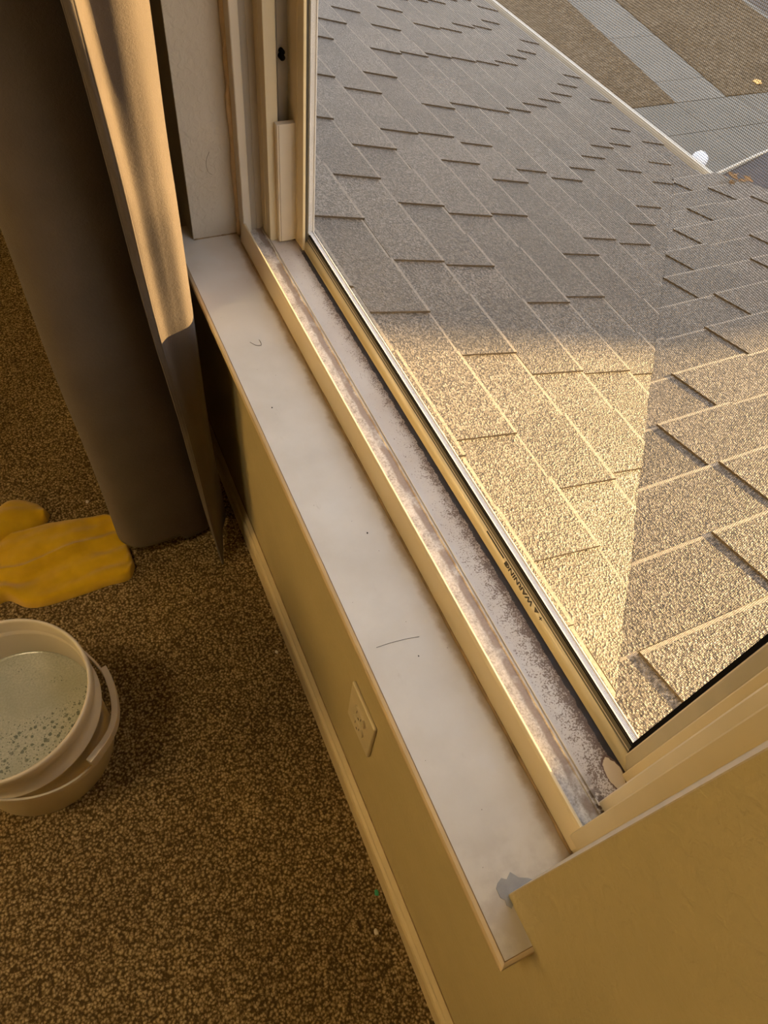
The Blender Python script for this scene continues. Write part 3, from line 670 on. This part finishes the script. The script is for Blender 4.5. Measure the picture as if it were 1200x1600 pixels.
# ---------------------------------------------------------------- unseen house added across the street to keep the low sun off the lower roof
nh = struct(thing('sun_blocker_house', 'large tan house added across the street as a sun blocker, out of view', 'house', (25, 6.9, G)))
m = MB(); m.box((21.0, -1.14, G), (29.0, 15.0, Z(6.7))); hw_ = m.build('house_wall', M_siding, nh)
m = MB(); m.prism([(20.7, Z(6.65)), (25.0, Z(9.0)), (29.3, Z(6.65))], -1.14, 15.3, 'y'); m.build('roof', M_roofing, nh)
for k, yy in enumerate((0.6, 4.0, 8.0, 12.0)):
    for zz_ in (Z(-2.6), Z(0.6), Z(3.8)):
        f_ = box('house_window', (20.93, yy, zz_), (21.0, yy + 1.2, zz_ + 1.3), M_vinyl_w, nh); box('pane', (20.91, yy + .08, zz_ + .08), (20.93, yy + 1.12, zz_ + 1.22), M_carglass, f_)

# ================================================================ things in the room
# ---- electrical outlet
out = thing('wall_outlet', 'cream duplex outlet on the wall below the window sill', 'outlet', (W, 0.280, 0.335))
oy0, oy1, oz0, oz1 = 0.243, 0.318, 0.275, 0.397
m = MB(); m.box((W - 0.0055, oy0, oz0), (W + 0.0005, oy1, oz1)); pl = m.build('cover_plate', M_plate, out, bevel=0.003)
for zc in (0.3165, 0.3555):
    m = MB(); ring = [(0.2805 + 0.0172 * math.cos(a), zc + 0.0143 * max(-0.85, min(0.85, math.sin(a) * 1.1))) for a in [k * math.pi / 14 for k in range(28)]]
    m.prism(ring, W - 0.0085, W - 0.005, 'x'); rc = m.build('receptacle', M_plate, out, bevel=0.0006)
    m = MB(); m.box((W - 0.0088, 0.2735, zc - 0.001), (W - 0.008, 0.2748, zc + 0.007)); m.box((W - 0.0088, 0.2862, zc - 0.001), (W - 0.008, 0.2875, zc + 0.008)); m.tube([(W - 0.0088, 0.2805, zc - 0.0075), (W - 0.008, 0.2805, zc - 0.0075)], 0.0022, 10)
    m.build('slots', M_hole, rc)
m = MB(); m.tube([(W - 0.0068, 0.2805, 0.336), (W - 0.005, 0.2805, 0.336)], 0.003, 12); m.build('screw', M_plate, out)

# ---- curtain
def catmull(P, n):
    out_ = []; L = len(P)
    for i in range(L - 1):
        p0, p1, p2, p3 = P[max(i - 1, 0)], P[i], P[i + 1], P[min(i + 2, L - 1)]
        for k in range(n):
            t = k / n
            out_.append(tuple(0.5 * ((2 * p1[j]) + (-p0[j] + p2[j]) * t + (2 * p0[j] - 5 * p1[j] + 4 * p2[j] - p3[j]) * t * t + (-p0[j] + 3 * p1[j] - 3 * p2[j] + p3[j]) * t ** 3) for j in range(len(p1))))
    out_.append(tuple(P[-1])); return out_
# plan of the cloth at several heights (eye-relative z): hem edge A -> right B -> back C -> under E -> left F -> behind G
plan = {
    0.95:  [(0.045, .835), (0.058, .832), (0.074, .852), (0.112, .846), (0.130, .852), (0.1445, .880), (0.150, .930), (0.120, .925), (0.050, .905), (-0.020, .905), (-0.060, .925), (-0.072, .975), (-0.02, 1.02), (-0.055, 1.09), (0.015, 1.14), (0.075, 1.13), (0.13, 1.16), (0.180, 1.20)],
    -0.25: [(0.0620, .815), (0.0725, .812), (0.086, .836), (0.116, .832), (0.136, .844), (0.1515, .880), (0.158, .930), (0.125, .925), (0.050, .900), (-0.020, .895), (-0.055, .915), (-0.068, .965), (-0.02, 1.02), (-0.055, 1.09), (0.015, 1.14), (0.075, 1.13), (0.13, 1.16), (0.180, 1.20)],
    -0.50: [(0.0735, .825), (0.083, .822), (0.096, .834), (0.115, .836), (0.136, .842), (0.1500, .870), (0.156, .925), (0.130, .920), (0.060, .895), (-0.010, .890), (-0.055, .912), (-0.068, .965), (-0.02, 1.02), (-0.055, 1.09), (0.015, 1.14), (0.075, 1.13), (0.13, 1.16), (0.180, 1.20)],
    -0.72: [(0.0835, .832), (0.092, .830), (0.104, .838), (0.120, .842), (0.136, .846), (0.1445, .862), (0.151, .915), (0.130, .915), (0.070, .893), (-0.010, .888), (-0.056, .908), (-0.068, .960), (-0.02, 1.02), (-0.055, 1.09), (0.015, 1.14), (0.075, 1.13), (0.13, 1.16), (0.180, 1.20)],
    -1.00: [(0.1010, .832), (0.107, .830), (0.114, .834), (0.124, .842), (0.134, .850), (0.1435, .866), (0.153, .912), (0.135, .915), (0.080, .893), (0.0, .886), (-0.052, .902), (-0.067, .950), (-0.02, 1.01), (-0.055, 1.09), (0.015, 1.14), (0.075, 1.13), (0.13, 1.16), (0.180, 1.20)],
    -1.285: [(0.1190, .806), (0.1205, .804), (0.1225, .808), (0.126, .822), (0.133, .846), (0.142, .880), (0.160, .920), (0.135, .918), (0.105, .895), (0.020, .884), (-0.040, .890), (-0.066, .935), (-0.02, 1.00), (-0.055, 1.09), (0.015, 1.14), (0.075, 1.13), (0.13, 1.16), (0.180, 1.20)],
}
zs = sorted(plan, reverse=True)
def section(z):
    for a, b in zip(zs[:-1], zs[1:]):
        if b <= z <= a:
            t = (z - a) / (b - a); return [tuple(p[j] + (q[j] - p[j]) * t for j in (0, 1)) for p, q in zip(plan[a], plan[b])]
    return plan[zs[-1]]
cur = thing('curtain', 'brown taupe blackout curtain hanging beside the window, its edge lit gold', 'curtain', (0.05, 0.92, 0.0))
NZ = 150; rows = []
for i in range(NZ + 1):
    z = 0.93 + (-1.285 - 0.93) * i / NZ
    S = catmull(section(z), 10); row = []
    for k, (x, y) in enumerate(S):
        u = k / (len(S) - 1)
        # slight sag waves and puckers near the stitched hem
        y += 0.0022 * math.sin(z * 9 + u * 20) + 0.0012 * math.sin(z * 31 + u * 9)
        x += 0.0012 * math.sin(z * 13 + u * 14)
        if 0.02 < u < 0.35: y += 0.0005 * math.sin(z * 46 + 3 * math.sin(z * 11)) * math.exp(-((u - 0.12) / 0.07) ** 2)
        zb = z
        if i > NZ - 12:                      # uneven bottom hem: the lit flap hangs lowest
            zb = z - 0.012 * (1 - u * 2.4 if u < 0.4 else 0) * (i - NZ + 12) / 12 + 0.018 * (1 if u > 0.5 else 0) * (i - NZ + 12) / 12
        row.append((x, y, Z(zb)))
    rows.append(row)
m = MB(); L = len(rows[0]); vs = [p for r in rows for p in r]
fs = [(i * L + k, i * L + k + 1, (i + 1) * L + k + 1, (i + 1) * L + k) for i in range(NZ) for k in range(L - 1)]
m.mesh(vs, fs, 0, True); m.build('curtain_panel', M_curtain, cur, recalc=False, solid=0.0016)
# stitched side hem: a raised seam line running down beside the edge
def seampt(i, j, up):
    p = Vector(rows[i][j]); q_ = Vector(rows[i][j + 1]) - Vector(rows[i][j - 1]); n_ = Vector((q_.y, -q_.x, 0)).normalized(); return p + n_ * up
m = MB(); m.tube([seampt(i, 10, 0.0010) for i in range(0, NZ + 1)], 0.0015, 6); m.build('hem_seam', M_curtain, cur)
m = MB(); m.tube([seampt(i, 1, 0.0004) for i in range(0, NZ + 1)], 0.0018, 6); m.build('folded_hem', M_curtain, cur)
# curtain rod and rings above the view
rod = thing('curtain_rod', 'dark metal curtain rod above the window', 'curtain rod', (0.10, 0.5, Z(0.97)))
m = MB(); m.tube([(0.10, -0.25, Z(0.97)), (0.10, 1.35, Z(0.97))], 0.011, 16); m.build('pole', M_dark, rod)
for yy in (-0.25, 1.35):
    m = MB(); m.lathe([(0.0, -0.02), (0.016, -0.014), (0.022, 0.0), (0.016, 0.014), (0.0, 0.02)], (0, 0), 16); vs = [(0.10 + v[0], yy + v[2], Z(0.97) + v[1]) for v in m.v]; m.v = vs; m.build('finial', M_dark, rod)
for yy in (-0.1, 1.25):
    m = MB(); m.tube([(0.10, yy, Z(0.97)), (0.10, yy, Z(0.955)), (W + 0.002, yy, Z(0.955))], 0.006, 8); m.build('bracket', M_dark, rod)
for k in range(6):
    yy = .845 + k * .03
    m = MB(); m.tube([(0.10 + 0.016 * math.cos(a), yy, Z(0.962) + 0.018 * math.sin(a)) for a in [j * math.pi / 8 for j in range(17)]], 0.0015, 6, cap=False); m.build('ring', M_dark, rod)

# ---- bucket
bx, by = -0.277, 0.545; RZ = 0.252
bk = thing('bucket', 'white plastic bucket of soapy water on the carpet', 'bucket', (bx, by, 0.0))
pr = [(0.0, 0.006), (0.104, 0.006), (0.112, 0.0), (0.1145, 0.004), (0.1185, 0.11), (0.1215, 0.170), (0.1290, 0.171), (0.1300, 0.174), (0.1295, 0.177), (0.1222, 0.179), (0.1228, 0.200), (0.1228, 0.222), (0.1300, 0.2235), (0.1312, 0.227), (0.1312, 0.245), (0.1302, 0.250), (0.1280, 0.252), (0.1258, 0.2505), (0.1248, 0.246), (0.1205, 0.17), (0.1165, 0.11), (0.1125, 0.010), (0.0, 0.010)]
m = MB(); m.lathe(pr, (bx, by), 96); m.build('pail', M_bucket, bk)
# bail: flat plastic strip hanging low round the side
def strip(R0, a0, a1, zfun, hgt, thk, name, mat, parent, nn=48, rf=lambda t: 0.0):
    m = MB(); vs = []
    for i in range(nn + 1):
        t = i / nn; a = a0 + (a1 - a0) * t; r = R0 + rf(t); z = zfun(t)
        for dr, dz in ((0, 0), (thk, 0.001), (thk, hgt), (0, hgt - 0.001)): vs.append((bx + (r + dr) * math.cos(a), by + (r + dr) * math.sin(a), z + dz))
    fs = [(i * 4 + k, i * 4 + (k + 1) % 4, (i + 1) * 4 + (k + 1) % 4, (i + 1) * 4 + k) for i in range(nn) for k in range(4)] + [(3, 2, 1, 0), (nn * 4, nn * 4 + 1, nn * 4 + 2, nn * 4 + 3)]
    m.mesh(vs, fs, 0, False); return m.build(name, mat, parent, bevel=0.001)
hd = strip(0.1255, math.radians(62), math.radians(-118), lambda t: 0.196 - 0.075 * math.sin(math.pi * t), 0.012, 0.004, 'handle', M_bucket, bk, rf=lambda t: 0.014 * math.sin(math.pi * t) ** 0.7)
strip(0.1240, math.radians(14), math.radians(-52), lambda t: 0.133 + 0.012 * math.cos(2 * math.pi * t), 0.022, 0.0105, 'grip', M_bucket, hd, rf=lambda t: 0.014)
for a in (62, -118):
    m = MB(); a = math.radians(a); d = Vector((math.cos(a), math.sin(a), 0)); c = Vector((bx, by, 0.202)) + d * 0.1235
    m.tube([c, c + d * 0.010], 0.012, 16); m.build('ear', M_bucket, bk)
m = MB(); m.lathe([(0.0, 0.150), (0.06, 0.150), (0.112, 0.150), (0.1175, 0.1504), (0.1190, 0.1515)], (bx, by), 96)
tag(m.build('soapy_water', M_water, loc=(bx, by, 0.150)), 'cloudy soapy water with bubbles inside the white bucket', 'water', kind='stuff')

# ---- yellow cloth
def inside(p, poly):
    c = False; j = len(poly) - 1
    for i in range(len(poly)):
        if (poly[i][1] > p[1]) != (poly[j][1] > p[1]) and p[0] < (poly[j][0] - poly[i][0]) * (p[1] - poly[i][1]) / (poly[j][1] - poly[i][1]) + poly[i][0]: c = not c
        j = i
    return c
def cloth_lobe(m, left, right, hfun, nu=70, nv=40, thick=0.005):
    """left/right: matching boundary polylines; surface interpolates between them, domed down to the carpet at the rim"""
    Lf = catmull(left, 12); Rt = catmull(right, 12); n = len(Lf)
    top = []
    for i in range(n):
        for j in range(nv + 1):
            t = j / nv; s_ = i / (n - 1)
            x = Lf[i][0] + (Rt[i][0] - Lf[i][0]) * t; y = Lf[i][1] + (Rt[i][1] - Lf[i][1]) * t
            edge = min(1, min(t, 1 - t, s_, 1 - s_) / 0.07); rim = math.sqrt(max(0, 1 - (1 - edge) ** 2))
            wr_ = 0.014 * abs(mnoise.noise(Vector((x * 9, y * 16, 3.1)))) + 0.0022 * mnoise.noise(Vector((x * 45, y * 45, 1.0)))
            top.append((x, y, 0.0015 + wr_ * rim * 0.9 + rim * thick + hfun(s_, t) * rim))
    bot = [(p[0], p[1], 0.0005) for p in top]; N_ = len(top); K = nv + 1
    fs = [(i * K + j, i * K + j + 1, (i + 1) * K + j + 1, (i + 1) * K + j) for i in range(n - 1) for j in range(nv)]
    fs += [tuple(N_ + q_ for q_ in f[::-1]) for f in fs]
    rimi = [j for j in range(K)] + [i * K + nv for i in range(1, n)] + [(n - 1) * K + j for j in range(nv - 1, -1, -1)] + [i * K for i in range(n - 2, 0, -1)]
    fs += [(rimi[(k + 1) % len(rimi)], rimi[k], N_ + rimi[k], N_ + rimi[(k + 1) % len(rimi)]) for k in range(len(rimi))]
    m.mesh(top + bot, fs, 0, True)
m = MB()
def h1(s, t):
    r1 = 0.016 * math.exp(-((t - (0.25 + 0.45 * s)) / 0.055) ** 2) * (0.3 + 0.7 * math.sin(math.pi * min(1, s * 1.1)))
    r2 = 0.012 * math.exp(-((t - (0.62 + 0.25 * s)) / 0.09) ** 2) * (1 - s)
    r3 = 0.010 * math.exp(-((t - 0.12) / 0.1) ** 2) * (0.5 + 0.5 * math.sin(6 * s))
    return 0.010 + r1 + r2 + r3 + 0.003 * math.sin(9 * s + 5 * t) + 0.0015 * math.sin(31 * t - 12 * s)
cloth_lobe(m, [(-0.40, .90), (-0.335, .870), (-0.300, .872), (-0.27, .845), (-0.235, .835), (-0.17, .835), (-0.115, .838), (-0.070, .838), (-0.052, .865)],
           [(-0.40, 1.03), (-0.34, 1.04), (-0.30, 1.035), (-0.25, 1.03), (-0.20, 1.035), (-0.15, 1.03), (-0.11, 1.02), (-0.075, 1.01), (-0.055, .965)], h1)
def h2(s, t): return 0.034 * math.sin(math.pi * t) ** 0.7 * (0.55 + 0.45 * math.sin(math.pi * s)) + 0.006 * math.sin(10 * s + 3)
cloth_lobe(m, [(-0.43, .97), (-0.36, .98), (-0.31, 1.0), (-0.26, 1.02), (-0.225, 1.03), (-0.198, 1.045)], [(-0.43, 1.10), (-0.36, 1.11), (-0.30, 1.095), (-0.255, 1.115), (-0.215, 1.10), (-0.192, 1.06)], h2)
cl = m.build('cleaning_cloth', M_cloth, loc=(-0.2, 0.93, 0.0), recalc=True); tag(cl, 'rumpled yellow microfibre cloth on the carpet by the curtain', 'cloth')

# ---- small litter
def strand(pts, r, name, label, mat=M_hair, cat='hair'):
    m = MB(); m.tube(catmull(pts, 8), r, 5); tag(m.build(name, mat, loc=tuple(pts[0])), label, cat)
s0 = SILL + 0.0005
strand([(0.1849, .2661, s0), (0.200, .2655, s0), (0.218, .2635, s0), (0.234, .2605, s0)], 0.00022, 'hair', 'fine dark hair lying across the middle of the sill')
strand([(0.2080, .775, s0), (0.214, .766, s0), (0.221, .764, s0), (0.2225, .770, s0), (0.222, .776, s0)], 0.0003, 'fibre', 'short curled dark fibre on the far half of the sill', cat='fibre')
m = MB(); pts = [(0.245, Y1 - 0.0022, Z(-0.545) + 0)]
strand([(0.2390, Y1 - .0022, Z(-.545)), (0.2340, Y1 - .0022, Z(-.555)), (0.2325, Y1 - .0022, Z(-.565)), (0.2345, Y1 - .0022, Z(-.575)), (0.240, Y1 - .0022, Z(-.580))], 0.0002, 'hair', 'thin curved hair stuck on the far window reveal')
def blob(name, c, r, mat, label, cat):
    m = MB(); vs = []; 
    bm = bmesh.new(); bmesh.ops.create_icosphere(bm, subdivisions=2, radius=1)
    idx = {v: i for i, v in enumerate(bm.verts)}
    vs = [(c[0] + v.co.x * r * random.uniform(.7, 1.2), c[1] + v.co.y * r * random.uniform(.9, 1.6), c[2] + v.co.z * r * .5 + r * .35) for v in bm.verts]
    m.mesh(vs, [tuple(idx[v] for v in f.verts) for f in bm.faces], 0, True); bm.free()
    tag(m.build(name, mat, loc=c), label, cat)
blob('speck', (0.1954, .6402, SILL), 0.0010, M_hair, 'tiny dark speck near the front edge of the sill, further one', 'speck')
blob('speck', (0.2352, .4064, SILL), 0.0010, M_hair, 'tiny dark speck in the middle of the sill board', 'speck')
blob('speck', (0.2234, .2404, SILL), 0.0007, M_hair, 'smallest dark speck just below the long hair on the sill', 'speck')
blob('green_scrap', (0.1715, .100, 0.003), 0.004, M_green, 'tiny green scrap on the carpet against the baseboard', 'scrap')
blob('lint', (-0.1115, 1.068, 0.002), 0.004, M_lint, 'white lint crumb on the carpet behind the yellow cloth', 'lint')
blob('lint', (0.1600, .5695, 0.002), 0.003, M_lint, 'pinkish lint crumb on the carpet near the baseboard', 'lint')
blob('lint', (0.148, .0496, 0.003), 0.004, M_lint, 'tan lint tuft on the carpet at the bottom of the view', 'lint')

# ---- unseen fill lamp added at the ceiling to brighten the room
lp = thing('fill_lamp', 'round frosted fill lamp added on the unseen ceiling', 'lamp', (-1.0, 0.35, CE))
m = MB(); m.lathe([(0.0, CE - .002), (0.17, CE - .002), (0.175, CE - .02), (0.165, CE - .03), (0.0, CE - .03)], (-1.0, 0.35), 48); m.build('fill_lamp_base', M_flange, lp)
md = bpy.data.materials.new('fill_lamp_diffuser'); md.use_nodes = True; b_ = md.node_tree.nodes['Principled BSDF']; b_.inputs['Emission Color'].default_value = (1, .80, .48, 1); b_.inputs['Emission Strength'].default_value = 6.0
m = MB(); m.lathe([(0.155, CE - .03), (0.145, CE - .06), (0.10, CE - .085), (0.0, CE - .095)], (-1.0, 0.35), 48); m.build('diffuser', md, lp)
ld = bpy.data.lights.new('fill_light', 'AREA'); ld.shape = 'DISK'; ld.size = 0.3; ld.energy = 8; ld.color = (1.0, .76, .42)
lo = bpy.data.objects.new('fill_light', ld); C.objects.link(lo); lo.parent = lp; lo.location = (0, 0, -0.11)
